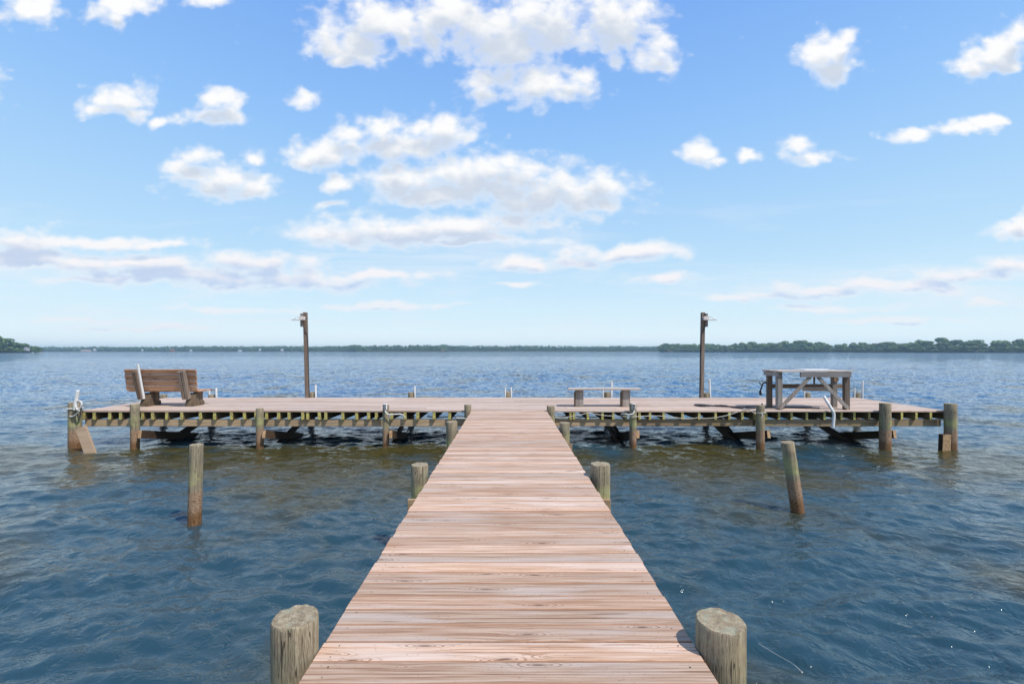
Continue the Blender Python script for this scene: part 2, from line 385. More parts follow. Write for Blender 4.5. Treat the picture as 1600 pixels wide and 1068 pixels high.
def box(bm, c, s, rot=None, bev=.004, jit=0.0, mi=0, mb=None):
    """a bevelled box, centre c, full size s"""
    mtx = Matrix.Translation(c) @ (rot.to_4x4() if rot is not None else Matrix.Identity(4)) @ Matrix.Diagonal((*s, 1))
    r = bmesh.ops.create_cube(bm, size=1, matrix=mtx)
    vs = r['verts']
    if jit:
        for vv in vs: vv.co += Vector((rnd.uniform(-jit, jit), rnd.uniform(-jit, jit), rnd.uniform(-jit, jit)))
    fs = {f for vv in vs for f in vv.link_faces}
    for f in fs: f.material_index = mi
    if bev and min(s) > bev*2.5:
        es = list({e for vv in vs for e in vv.link_edges})
        r = bmesh.ops.bevel(bm, geom=es, offset=bev, segments=1, affect='EDGES', profile=.5)
        for f in r['faces']: f.material_index = mi if mb is None else mb
def bar(bm, a, b, wd, th, bev=.004, side=Vector((1, 0, 0)), mi=0):
    """a board from a to b: wd across `side`, th across the third axis"""
    a = Vector(a); b = Vector(b); d = (b-a); L = d.length; d.normalize()
    s = (side - d*side.dot(d)).normalized(); n = d.cross(s)
    rot = Matrix((s, n, d)).transposed()
    box(bm, (a+b)/2, (wd, th, L), rot, bev, mi=mi)
def tube(bm, pts, r, seg=8, cap=True, mi=0):
    pts = [Vector(p) for p in pts]; rings = []
    up = Vector((0, 0, 1)); n = None
    for i, p in enumerate(pts):
        d = (pts[min(i+1, len(pts)-1)]-pts[max(i-1, 0)]).normalized()
        if n is None:
            n = d.cross(up); n = n if n.length > .1 else d.cross(Vector((1, 0, 0)))
        n = (n-d*n.dot(d)).normalized(); b = d.cross(n)
        rr = r[i] if isinstance(r, (list, tuple)) else r
        rings.append([bm.verts.new(p+(n*math.cos(2*math.pi*k/seg)+b*math.sin(2*math.pi*k/seg))*rr) for k in range(seg)])
    for A, B in zip(rings, rings[1:]):
        for k in range(seg):
            f = bm.faces.new((A[k], A[(k+1) % seg], B[(k+1) % seg], B[k])); f.smooth = True; f.material_index = mi
    if cap:
        for rg, rev in ((rings[0], True), (rings[-1], False)):
            f = bm.faces.new(list(reversed(rg)) if rev else rg); f.material_index = mi
def spline(ps, n=8):
    out = []; ps = [Vector(p) for p in ps]
    for i in range(len(ps)-1):
        p0, p1, p2, p3 = ps[max(i-1, 0)], ps[i], ps[i+1], ps[min(i+2, len(ps)-1)]
        for k in range(n):
            t = k/n
            out.append(.5*((2*p1)+(-p0+p2)*t+(2*p0-5*p1+4*p2-p3)*t*t+(-p0+3*p1-3*p2+p3)*t**3))
    out.append(ps[-1]); return out

# ------------------------------------------------------------------ water sheet with real wave relief near the pier
def build_water():
    rr = [0.7]
    while rr[-1] < 350: rr.append(rr[-1]+max(.026, rr[-1]*.0042))
    while rr[-1] < 22000: rr.append(rr[-1]*1.10)
    rr = np.array(rr)
    dense = np.linspace(-R(60), R(60), 860); coarse = np.linspace(R(60), R(300), 200)[1:-1]
    th = np.concatenate([dense, coarse]); nt = len(th); nr = len(rr)
    Rg, Tg = np.meshgrid(rr, th, indexing='ij')
    X = Rg*np.sin(Tg); Y = Rg*np.cos(Tg)
    sp = np.maximum(np.gradient(rr)[:, None]*np.ones_like(Tg), Rg*(np.where(np.abs(((Tg+np.pi) % (2*np.pi))-np.pi) < R(60), R(120)/860, R(240)/200)))
    rs = np.random.RandomState(5)
    Z = np.zeros_like(X)
    nc = 120
    for i in range(nc):
        lam = .13*(2.6/.13)**((i+rs.rand())/nc)
        ang = rs.normal(R(-92), R(34))           # travelling towards the camera, broadly spread
        k = 2*np.pi/lam; kx, ky = k*math.cos(ang), k*math.sin(ang)
        slope = .022*(1.35 if lam < .7 else .7)
        A = slope/k
        ph = rs.rand()*2*np.pi
        wgt = np.clip((lam/sp-2.2)/2.5, 0, 1)
        s = np.sin(kx*X+ky*Y+ph)
        Z += A*wgt*s
    # sharpen the crests a little, and let gusts vary the chop
    gust = .85+.3*np.sin(X*.21+1.3+.6*np.sin(Y*.13))*np.sin(Y*.17+.4)
    Z = Z*gust; Z = Z+1.6*np.sign(Z)*0+ 1.2*Z*np.abs(Z)
    co = np.stack([X, Y, Z], -1).reshape(-1, 3)
    i0 = (np.arange(nr-1)[:, None]*nt+np.arange(nt)[None, :])
    i1 = (np.arange(nr-1)[:, None]*nt+(np.arange(nt)[None, :]+1) % nt)
    quads = np.stack([i0, i0+nt, i1+nt, i1], -1).reshape(-1, 4)
    cap = len(co); co = np.vstack([co, [[0, 0, 0]]])
    tris = np.array([[cap, k, (k+1) % nt] for k in range(nt)])
    me = bpy.data.meshes.new('river_water')
    me.vertices.add(len(co)); me.vertices.foreach_set('co', co.ravel())
    nl = quads.size+tris.size
    me.loops.add(nl); me.loops.foreach_set('vertex_index', np.concatenate([quads.ravel(), tris.ravel()]).astype(np.int32))
    npoly = len(quads)+len(tris); me.polygons.add(npoly)
    ls = np.concatenate([np.arange(len(quads))*4, len(quads)*4+np.arange(len(tris))*3])
    me.polygons.foreach_set('loop_start', ls.astype(np.int32))
    me.polygons.foreach_set('use_smooth', np.ones(npoly, bool))
    me.update(calc_edges=True)
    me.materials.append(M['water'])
    o = bpy.data.objects.new('river_water', me); COL.objects.link(o); setting(o)
    if me.polygons[0].normal.z < 0: me.flip_normals()
build_water()

# ------------------------------------------------------------------ pier walkway
PW = .918; PITCH = .1427; TH = .038
YF, YB = 11.12, 14.25
def planks(bm, rows, x0, x1, joints=False, rag=.006, gap=.0042):
    """rows: list of y centres; boards run across x"""
    for yc in rows:
        xs = [x0, x1]
        if joints:
            xs = [x0]; p = x0+rnd.choice([1.2, 2.4, 3.6, 4.8])
            while p < x1-.8: xs.append(p); p += rnd.choice([3.6, 4.8, 4.8])
            xs.append(x1)
        for a, b_ in zip(xs, xs[1:]):
            wv = PITCH-gap-rnd.choice((0, 0, .001, .002, .004))
            z = DECK-TH/2+rnd.uniform(-.0015, .0015)
            aa = a+(rnd.uniform(-rag, rag) if a == x0 else .0015); bb = b_+(rnd.uniform(-rag, rag) if b_ == x1 else -.0015)
            rot = Matrix.Rotation(rnd.uniform(-.0006, .0006), 3, 'Z') @ Matrix.Rotation(rnd.uniform(-.006, .006), 3, 'X')
            box(bm, ((aa+bb)/2, yc+rnd.uniform(-.0008, .0008), z), (bb-aa, wv, TH), rot, .003, mb=2)
def nails(bm, rows, xs, mi=1):
    for yc in rows:
        for x in xs:
            for dy in (-.035, .035):
                if rnd.random() < .35: continue
                r = rnd.uniform(.003, .0045)
                px, py = x+rnd.uniform(-.012, .012), yc+dy+rnd.uniform(-.008, .008)
                vs = [bm.verts.new((px+r*math.cos(k), py+r*math.sin(k), DECK+.0022)) for k in (0, 1.05, 2.1, 3.14, 4.19, 5.24)]
                f = bm.faces.new(vs); f.material_index = mi
walk = thing('pier_walkway', 'straight narrow walkway of reddish washed planks leading out over the water', 'pier', (0, 0, 0))
rows = []; yc = YF-PITCH/2-.002
while yc > -1.6: rows.append(yc); yc -= PITCH
bm = bmesh.new(); planks(bm, rows, -PW, PW)
nails(bm, rows, (-.84, .84))
link('decking', bm, [M['deck'], M['rust'], M['seam']], walk)
for x in (-.80, 0, .80):
    bm = bmesh.new(); box(bm, (x, (YF-1.5)/2-.05, DECK-TH-.003-.092), (.04, YF+1.4, .184), bev=.004); link('stringer', bm, M['joist'], walk)
for y in (2.22, 5.33, 8.45):
    bm = bmesh.new(); box(bm, (0, y-.16, DECK-TH-.19-.092), (2.3, .045, .184), bev=.004); link('cross_beam', bm, M['beam'], walk)

# ------------------------------------------------------------------ T-head platform
XL, XR = -10.50, 10.68
plat = thing('pier_platform', 'wide planked platform on mossy joists across the end of the walkway', 'pier platform', (0, 0, 0))
rows = []; yc = YF+PITCH/2
while yc < YB: rows.append(yc); yc += PITCH
YB = rows[-1]+PITCH/2
bm = bmesh.new()
for i, yc in enumerate(rows):
    fr = i/(len(rows)-1)
    planks(bm, [yc], XL-.2*fr, XR+.2*fr, joints=True, rag=.012)
nails(bm, rows[:7], [PX(p, YF) for p in range(130, 1470, 52)])
link('decking', bm, [M['deck2'], M['rust'], M['seam']], plat)
bm = bmesh.new(); box(bm, ((PX(1192, YF)+PX(1379, YF))/2, YF-.032, DECK-.013), (PX(1379, YF)-PX(1192, YF), .055, .030), bev=.004)
link('edge_board', bm, M['pale'], plat)
jp = [130, 145.8, 169.8, 187, 205, 222, 237.5, 260, 283.5, 312, 334, 361, 381, 399, 416,
      435, 451.5, 472.5, 480, 498, 509, 535, 557, 575, 588, 612, 632.5, 652, 678, 702.5,
      892, 897, 918.5, 942, 959, 978, 999, 1015.3, 1037.5, 1067, 1093, 1118, 1140, 1160.5, 1180, 1197,
      1218, 1238, 1262, 1289, 1315.5, 1336, 1359, 1376, 1391, 1410.5, 1432.5, 1455, 1479]
jx = [PX(p, YF) for p in jp]+[-.9, -.45, 0, .45, .9]
JT = DECK-TH-.002
for x in jx:
    bm = bmesh.new(); yf = YF+.006+rnd.uniform(0, .012)
    wj = .074 if x < -1 else .06
    box(bm, (x, (yf+YB-.05)/2, JT-.092), (wj, YB-.05-yf, .184), Matrix.Rotation(rnd.uniform(-.006, .006), 3, 'Z'), .004)
    link('joist', bm, M['joist'], plat)
BT = JT-.186
for (x0, x1, y) in [(XL+.05, -6.1, YF+.125), (-6.1, -2.98, YF+.130), (-2.98, -.92, YF+.125), (.94, 3.0, YF+.158), (3.0, 6.05, YF+.163), (6.05, 9.1, YF+.112), (9.1, XR-.04, YF+.125),
                    (XL, -6.2, YB-.12), (-6.2, 0, YB-.115), (0, 6.2, YB-.12), (6.2, XR, YB-.115)]:
    bm = bmesh.new(); box(bm, ((x0+x1)/2, y, BT-.088), (x1-x0-.006, .075, .172), bev=.005); link('beam', bm, M['beam'], plat)
# X bracing between front and back pilings
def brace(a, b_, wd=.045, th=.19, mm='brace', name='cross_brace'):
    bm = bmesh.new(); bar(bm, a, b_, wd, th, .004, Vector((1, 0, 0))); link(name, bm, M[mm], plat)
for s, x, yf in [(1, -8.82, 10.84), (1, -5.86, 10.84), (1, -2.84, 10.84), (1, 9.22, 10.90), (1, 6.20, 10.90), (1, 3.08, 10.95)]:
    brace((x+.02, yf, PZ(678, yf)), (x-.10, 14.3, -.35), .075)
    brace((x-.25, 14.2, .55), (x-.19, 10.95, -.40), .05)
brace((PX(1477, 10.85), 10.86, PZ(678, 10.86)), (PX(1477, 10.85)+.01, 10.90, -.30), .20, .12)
brace((PX(124, 10.6), 10.65, PZ(668, 10.65)), (PX(149, 10.5), 10.45, -.16), .23, .05, 'brace_z', 'broken_brace')
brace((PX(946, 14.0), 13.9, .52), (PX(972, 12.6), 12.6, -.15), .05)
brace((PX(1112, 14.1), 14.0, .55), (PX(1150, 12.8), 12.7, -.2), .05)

# ------------------------------------------------------------------ pilings
def pile_mesh(r, top, bot, seed, seg=44, flare=1.03):
    bm = bmesh.new(); nr = 26
    rings = []
    for i in range(nr+1):
        f = i/nr; z = top+(bot-top)*f
        rr = r*(1+(flare-1)*f)
        if i == 0: rr *= .955
        ring = []
        for k in range(seg):
            a = 2*math.pi*k/seg
            q = Vector((math.cos(a)*2.2, math.sin(a)*2.2, z*1.1+seed*7.3))
            d = mnoise.noise(q)*.035+mnoise.noise(Vector((math.cos(a)*7, math.sin(a)*7, z*.6+seed*3)))*.028
            zz = z + (0 if i > 1 else mnoise.noise(Vector((math.cos(a)*3, math.sin(a)*3, seed*5.1)))*.008) - (0.007 if i == 1 else 0)
            if i == 1: zz = top-.010+mnoise.noise(Vector((math.cos(a)*3, math.sin(a)*3, seed*5.1)))*.008
            ring.append(bm.verts.new((rr*(1+d)*math.cos(a), rr*(1+d)*math.sin(a), zz)))
        rings.append(ring)
    for A, B in zip(rings, rings[1:]):
        for k in range(seg):
            f = bm.faces.new((A[k], B[k], B[(k+1) % seg], A[(k+1) % seg])); f.smooth = True
    prev = rings[0]
    for fr in (.7, .4):
        cur = [bm.verts.new((v_.co.x*fr/.955, v_.co.y*fr/.955, top+mnoise.noise(Vector((v_.co.x*30*fr, v_.co.y*30*fr, seed)))*.006)) for v_ in rings[0]]
        for k in range(seg): bm.faces.new((prev[k], prev[(k+1) % seg], cur[(k+1) % seg], cur[k]))
        prev = cur
    c = bm.verts.new((0, 0, top))
    for k in range(seg): bm.faces.new((prev[k], prev[(k+1) % seg], c))
    return bm
seedn = [0]
def piling(x, y, r, top, label, group, lean=(0, 0), bot=-1.2):
    seedn[0] += 1
    bm = pile_mesh(r, top, bot, seedn[0])
    o = link('piling', bm, M['pile']); o.location = (x, y, 0)
    o.rotation_euler = (lean[1], lean[0], seedn[0]*1.3)
    if lean != (0, 0): o.rotation_euler = (lean[1], lean[0], 0)
    return tag(o, label, 'piling', group)
G1 = 'pilings in pairs beside the walkway'
piling(-1.034, 2.20, .106, DECK+.168, 'thick round piling with cracked sawn top at the near left of the walkway', G1, bot=-.6)
near_r = piling(1.032, 2.22, .114, DECK+.139, 'thick round piling casting a shadow on the planks at the near right of the walkway', G1, bot=-.6)
piling(-1.055, 5.36, .098, DECK+.12, 'round piling left of the walkway, second pair from the camera', G1)
twp = piling(1.062, 5.30, .112, DECK+.14, 'round piling with a splinter on its rim, right of the walkway', G1)
bm = bmesh.new(); tube(bm, [(.075, -.03, DECK+.12), (.085, -.03, DECK+.155), (.078, -.03, DECK+.19)], [.005, .004, .001], 5)
link('splinter', bm, M['twig'], twp)
piling(-1.05, 8.33, .103, DECK+.165, 'round piling left of the walkway, just before the platform', G1)
piling(1.05, 8.62, .098, DECK+.10, 'round piling right of the walkway, just before the platform', G1)
piling(-1.0, 11.02, .085, DECK+.16, 'small piling in the left inner corner of walkway and platform', G1)
piling(1.005, 10.98, .095, DECK+.13, 'small piling in the right inner corner of walkway and platform', G1)
G2 = 'pilings along the near edge of the platform'
YP = 10.98
def fp(px, r, ptop, label, dy=0, dx=0): return piling(PX(px, YP+dy)+dx, YP+dy, r, PZ(ptop, YP+dy), label, G2)
fp(116, .128, 628.5, 'mossy end piling wrapped in white rope at the left corner of the platform', dx=.02)
fp(211, .094, 631, 'lichen covered piling in front of the slatted bench')
fp(406, .084, 637.5, 'piling on the near edge between the slatted bench and the left lamp post')
fp(603, .076, 632.5, 'slim piling carrying a white outlet box with two black sockets')
fp(989, .082, 630, 'piling carrying a grey outlet box beside the low plank bench')
fp(1188, .094, 632.5, 'piling with rope tied round it left of the braced table')
fp(1383, .118, 629.5, 'dark round piling on the near edge right of the braced table')
fp(1485, .122, 630, 'thick piling at the right end corner of the platform')
G3 = 'pilings along the far edge of the platform'
YQ = 14.42
backs = [(255.5, 616, 'stubby piling seen under the slatted bench'), (331, 616, 'stubby piling between two white pipes right of the slatted bench'),
         (487, 612.5, 'stubby piling beside the foot of the left lamp post'), (642.5, 612.5, 'far edge piling midway between the left lamp post and the walkway line'),
         (794, 612, 'far edge piling straight ahead at the end of the walkway'), (948.5, 612, 'far edge piling behind the low plank bench'),
         (1103, 613.5, 'brown stubby piling beside the foot of the right lamp post'), (1261, 613, 'stubby piling seen through the legs of the braced table'),
         (1338.5, 613, 'stubby piling at the far right corner just past the table')]
for px, py, lb in backs: piling(PX(px, YQ), YQ, .098, PZ(py, YQ), lb, G3)
# two lone pilings in the water
x0 = PX(304, 6.21); piling(x0, 6.21, .083, 1.085, 'lone pale banded piling standing in the water left of the walkway', 'lone pilings out in the water', lean=(R(1.4), 0), bot=-1.0).location.x = x0
x0 = PX(1246, 6.76); piling(x0, 6.76, .088, 1.02, 'lone dark piling leaning left in the water right of the walkway', 'lone pilings out in the water', lean=(R(-8.5), 0), bot=-1.0)

# ------------------------------------------------------------------ white pipes
def pipe(pts, label, r=.026, group='white rod holder pipes along the far edge'):
    bm = bmesh.new(); pts = [Vector(p) for p in pts]
    tube(bm, pts, r, 14, cap=False)
    d = (pts[-1]-pts[-2]).normalized()
    tube(bm, [pts[-1], pts[-1]-d*.12], r*.8, 14, cap=True)      # bore
    o = link('plastic_pipe', bm, M['pvc']); return tag(o, label, 'pipe', group)
YR = 14.36
for px, py, bx, lb in [(328, 608, 328, 'short white pipe left of the stubby piling by the slatted bench'),
                       (338.6, 605.5, 338.6, 'white pipe right of the stubby piling by the slatted bench'),
                       (493.6, 601, 493.6, 'white pipe standing beside the foot of the left lamp post'),
                       (648.3, 603, 648.5, 'white pipe on the far edge between left lamp post and walkway line'),
                       (789.5, 605, 789.8, 'left white pipe of the pair at the piling straight ahead'),
                       (798.6, 605, 799, 'right white pipe of the pair at the piling straight ahead'),
                       (942.3, 604.5, 942.3, 'shorter white pipe behind the low plank bench'),
                       (955.5, 595.8, 955, 'taller white pipe behind the low plank bench'),
                       (1107.8, 592, 1110.6, 'leaning white pipe beside the foot of the right lamp post'),
                       (1256.3, 608, 1256, 'short white pipe seen through the legs of the table'),
                       (1334.6, 605.5, 1334.6, 'thin white pipe left of the far right corner piling'),
                       (1346.8, 594.7, 1347, 'tall white pipe at the far right corner of the platform')]:
    big = py < 598
    pipe([(PX(bx, YR+.02), YR+.02, DECK-.35), (PX(px, YR), YR-.02, PZ(py, YR))], lb, .030 if big or px in (493.6, 338.6) else .023)
pipe([(PX(120.5, 10.85), 10.80, PZ(640, 10.8)), (PX(121.5, 10.85), 10.80, PZ(628, 10.8)), (PX(123.3, 10.8), 10.78, PZ(609.8, 10.78))],
     'stubby white pipe roped to the left end piling', .038, 'white pipes tied along the near edge')
pipe([(PX(222.6, 11.55), 11.60, PZ(622.5, 11.6)), (PX(214.3, 11.4), 11.42, PZ(569, 11.42))],
     'long white pipe leaning on the back of the slatted bench', .027, 'white pipes tied along the near edge')
pts = [(PX(1301.3, 10.98), 10.98, PZ(667, 10.98)), (PX(1302.8, 10.98), 10.98, PZ(650, 10.98)), (PX(1302.2, 10.98), 10.98, PZ(645, 10.98)), (PX(1299, 11.0), 10.99, PZ(639, 11.0)), (PX(1287, 11.15), 11.15, PZ(618.8, 11.15))]
pipe(spline(pts, 5), 'bent white drain pipe clipped to the edge below the table', .034, 'white pipes tied along the near edge')

# ------------------------------------------------------------------ lamp posts
def lamp_post(side, xb, xt, label):
    """side -1: hood reaches left; +1: hood reaches right"""
    Yp = 14.22; zt = PZ(488, Yp)
    t = thing('lamp_post', label, 'lamp post', (xb, Yp, DECK), 'lamp posts on the far edge of the platform')
    H = zt-DECK; dx = xt-xb
    bm = bmesh.new(); bar(bm, (0, 0, -.5), (dx, 0, H), .105, .115, .006); link('post', bm, M['red_z'], t)
    lx = lambda z: dx*z/H
    zb = H-.25
    bm = bmesh.new(); box(bm, (lx(zb)+side*.075, -.045, H-.245), (.07, .16, .41), bev=.005); link('mounting_block', bm, M['grey_z'], t)
    bm = bmesh.new()
    # wedge shaped metal hood with thin brim and a sloping stay
    c = (lx(zb)+side*.03, -.16, H-.19)
    box(bm, c, (.17, .09, .11), Matrix.Rotation(side*R(-6), 3, 'Y'), .01)
    hood = link('lamp_hood', bm, M['hood'], t)
    bm = bmesh.new(); box(bm, (lx(zb)+side*.19, -.15, H-.245), (.33, .16, .016), bev=.003); link('brim', bm, M['hood'], hood)
    bm = bmesh.new(); tube(bm, [(lx(zb)+side*.30, -.18, H-.235), (lx(zb)+side*.12, -.18, H-.13)], .009, 8); link('stay', bm, M['hood'], hood)
    bm = bmesh.new()
    tube(bm, spline([(lx(H-.5)-side*.0+side*.05, -.08, H-.42), (lx(H-.6)+.0, -.09, H-.55), (lx(H-.7)-side*.055, -.05, H-.72), (lx(H-1.2)-side*.062, -.02, H-1.1), (lx(1)-side*.060, -.02, .8), (lx(.1)-side*.06, -.02, .0)], 6), .011, 8)
    link('cable', bm, M['dark_rope'], t)
    return t
lamp_post(-1, PX(481, 14.22), PX(477, 14.22), 'leaning grey wooden post with lamp hood reaching left')
lamp_post(1, PX(1095.6, 14.22), PX(1098.3, 14.22), 'grey wooden post with lamp hood reaching right')

# ------------------------------------------------------------------ slatted bench (its back towards the camera)
bx0, bx1 = -10.04, -8.17
bench = thing('park_bench', 'big reddish slatted bench with tilted back facing away over the water', 'bench', ((bx0+bx1)/2, 12.1, DECK))
bcx = (bx0+bx1)/2
ytop, ybot, ztop, zbot = 11.83, 12.01, .985, .40
bd = bmesh.new(); W = bx1-bx0
for i in range(4):
    f0, f1 = i/4+.009, (i+1)/4-.009; fm = (f0+f1)/2
    cy = ybot+(ytop-ybot)*fm-12.1; cz = zbot+(ztop-zbot)*fm
    L = math.hypot(ytop-ybot, ztop-zbot)
    ang = math.atan2(-(ytop-ybot), ztop-zbot)
    box(bd, (-.05+rnd.uniform(-.004, .004)+ .09*fm, cy, cz), (W, .036, L*(f1-f0)), Matrix.Rotation(ang, 3, 'X'), .010)
link('backrest', bd, M['bench'], bench)
bd = bmesh.new()
for k in range(4): box(bd, (0, -.02+k*.143+.0, .395+rnd.uniform(-.002, .002)), (W-.02, .137, .036), None, .005)
link('seat', bd, M['bench'], bench)
for xc, pw in ((-9.62-bcx, .055), (-8.44-bcx, .075)):
    for dx in (-pw/2-.008, pw/2+.008):
        bm = bmesh.new()
        bar(bm, (xc+dx, 11.915-12.1, .20), (xc+dx-.02, 11.74-12.1, .945 if dx > 0 else .93), pw, .12, .006); link('back_post', bm, M['red_z'], bench)
    bm = bmesh.new()
    vs = [(-.10, .0), (.10, .0), (.07, .20), (-.02, .30), (-.10, .26)]
    # stout wedge foot
    prof = [(-.22, .0), (.02, .0), (.02, .34), (-.10, .34), (-.22, .10)]
    x_a, x_b = xc-.05, xc+.15
    A = [bm.verts.new((x_a, y+.05-.0, z)) for y, z in prof]; B = [bm.verts.new((x_b, y+.05, z)) for y, z in prof]
    bm.faces.new(A); bm.faces.new(list(reversed(B)))
    for k in range(5): bm.faces.new((A[k], B[k], B[(k+1) % 5], A[(k+1) % 5]))
    bmesh.ops.recalc_face_normals(bm, faces=bm.faces)
    link('foot', bm, M['leg'], bench)
    bm = bmesh.new(); box(bm, (xc+.04, .20, .188), (.16, .15, .376), None, .008); link('leg', bm, M['leg'], bench)
    bm = bmesh.new(); box(bm, (xc+.04, .14, .06), (.20, .36, .12), None, .02); link('runner', bm, M['leg'], bench)

# ------------------------------------------------------------------ low plank bench
lb = thing('plank_bench', 'low backless bench of pale planks on two square legs', 'bench', (PX(942.5, 11.95), 11.95, DECK))
lz = .445
bm = bmesh.new()
for k, dx in ((-1, 0), (1, .02)): box(bm, (dx, k*.095, lz+.018), (1.89, .183, .040), None, .006)
link('seat', bm, M['pale'], lb)
for px in (905.5, 978.5):
    x = PX(px, 11.88)-PX(942.5, 11.95)
    bm = bmesh.new(); box(bm, (x, 0, lz/2-.001), (.205, .15, lz-.004), None, .01); link('leg', bm, M['grey_z'], lb)
    bm = bmesh.new(); box(bm, (x-.115, .0, lz/2-.03), (.022, .17, lz-.07), None, .004); link('cleat', bm, M['leg'], lb)

# ------------------------------------------------------------------ braced work table
tb = thing('work_table', 'tall grey timber work table with white top and crossed diagonal braces', 'table', (7.5, 11.5, DECK))
ty = lambda Y: Y-11.5
tx = lambda px, Y: PX(px, Y)-7.5
TZ = .955
bm = bmesh.new()
xa, xb_ = tx(1215.5, 11.2), tx(1334.5, 11.2)
n = 5
for k in range(n):
    yk = ty(11.2)+(.72/n)*(k+.5); box(bm, ((xa+xb_)/2+rnd.uniform(-.01, .01), yk, TZ+rnd.uniform(-.002, .002)), (xb_-xa, .72/n-.004, .03), None, .004)
link('table_top', bm, M['pale'], tb)
bm = bmesh.new(); box(bm, ((tx(1255, 11.5)+tx(1298, 11.5))/2, ty(11.62), TZ+.027), (.72, .40, .018), None, .004); link('cutting_board', bm, M['pvc'], tb)
bm = bmesh.new(); box(bm, ((tx(1250.5, 11.22)+tx(1330, 11.22))/2, ty(11.225), TZ-.085), (tx(1330, 11.22)-tx(1250.5, 11.22), .035, .125), None, .004); link('front_apron', bm, M['grey_x'], tb)
bm = bmesh.new(); box(bm, (xa+.05, ty(11.58), TZ-.075), (.035, .62, .105), None, .004); link('side_apron', bm, M['grey_x'], tb)
legs = [(1217, 11.33, .125, .10, 'grey_z'), (1202, 11.80, .11, .11, 'red_z'), (1322, 11.33, .13, .10, 'red_z'), (1303, 11.80, .12, .10, 'grey_z')]
for px, Y, wx, wy, mm in legs:
    bm = bmesh.new(); box(bm, (tx(px, Y), ty(Y), (TZ-.02)/2), (wx, wy, TZ-.024), None, .006); link('leg', bm, M[mm], tb)
yb = ty(11.255)
bm = bmesh.new(); bar(bm, (tx(1218, 11.25), yb, .02), (tx(1266, 11.25), yb, TZ-.14), .085, .034, .004, Vector((1, 0, 0))); link('diagonal_brace', bm, M['grey_z'], tb)
bm = bmesh.new(); bar(bm, (tx(1326, 11.25), yb, .02), (tx(1278, 11.25), yb, TZ-.14), .085, .034, .004, Vector((1, 0, 0))); link('diagonal_brace', bm, M['grey_z'], tb)
bm = bmesh.new(); box(bm, ((tx(1198, 11.88)+tx(1316, 11.88))/2, ty(11.88), .54), (tx(1316, 11.88)-tx(1198, 11.88), .04, .11), None, .004); link('rear_rail', bm, M['leg'], tb)
bm = bmesh.new(); box(bm, ((tx(1255, 11.6)+tx(1295, 11.6))/2, ty(11.62), .485), (tx(1295, 11.6)-tx(1255, 11.6), .04, .095), None, .004); link('cross_board', bm, M['pale'], tb)
bm = bmesh.new(); tube(bm, [(tx(1271.3, 11.6), ty(11.58), TZ-.02), (tx(1271.3, 11.6), ty(11.58), .53)], .022, 10); link('drain_pipe', bm, M['grey_z'], tb)
bm = bmesh.new(); bar(bm, (tx(1298, 11.76), ty(11.76), TZ-.02), (tx(1306, 11.76), ty(11.76), TZ-.28), .13, .10, .004); link('gusset', bm, M['leg'], tb)
# dark strap on the rail end
bm = bmesh.new()
Yh = 11.86
tube(bm, spline([(PX(1199, Yh), Yh, PZ(600, Yh)), (PX(1194, Yh), Yh-.03, PZ(597, Yh)), (PX(1190.5, Yh), Yh-.04, PZ(599.5, Yh)), (PX(1188, Yh), Yh-.05, PZ(605, Yh)), (PX(1186.5, Yh), Yh-.04, PZ(611, Yh)), (PX(1187.2, Yh), Yh-.04, PZ(617, Yh))], 6), [.018]*24+[.03]*7, 8)
tube(bm, spline([(PX(1191, Yh), Yh-.03, PZ(600, Yh)), (PX(1187.6, Yh), Yh-.03, PZ(600.5, Yh)), (PX(1185, Yh), Yh-.05, PZ(596.5, Yh))], 5), .012, 6)
tag(link('hanging_rope', bm, M['dark_rope']), 'short black rope end hanging off the left side of the braced table', 'rope')

# ------------------------------------------------------------------ outlet boxes
def outlet(px, Y, py, label, mm, hoseR):
    x = PX(px, Y); z = PZ(py, Y)
    t = thing('outlet_box', label, 'outlet box', (x, Y, z))
    bm = bmesh.new(); box(bm, (0, 0, 0), (.098, .05, .152), None, .012); link('housing', bm, mm, t)
    for dz in (.036, -.036):
        bm = bmesh.new(); box(bm, (-.004, -.028, dz), (.056, .012, .052), None, .008); s_ = link('socket', bm, M['black'], t)
        bm = bmesh.new(); box(bm, (-.004, -.0355, dz), (.018, .004, .022), None, .002); link('socket_face', bm, M['plate'], s_)
    bm = bmesh.new(); tube(bm, spline(hoseR, 8), .016, 10); link('conduit', bm, M['ropew'], t)
    return t
outlet(601.6, 10.86, 635.2, 'white outlet box with two black sockets on the slim piling', M['plate'],
       [(0, .0, -.075), (.02, -.01, -.13), (.07, -.02, -.175), (.16, -.01, -.185), (.26, .03, -.18), (.38, .12, -.20), (.43, .2, -.30)])
outlet(990.3, 10.85, 635, 'grey outlet box with a curled conduit on the piling by the low bench', M['hood'],
       [(0.01, .0, -.075), (.0, -.02, -.12), (-.04, -.03, -.17), (-.12, -.02, -.185), (-.20, .03, -.18), (-.26, .15, -.20)])

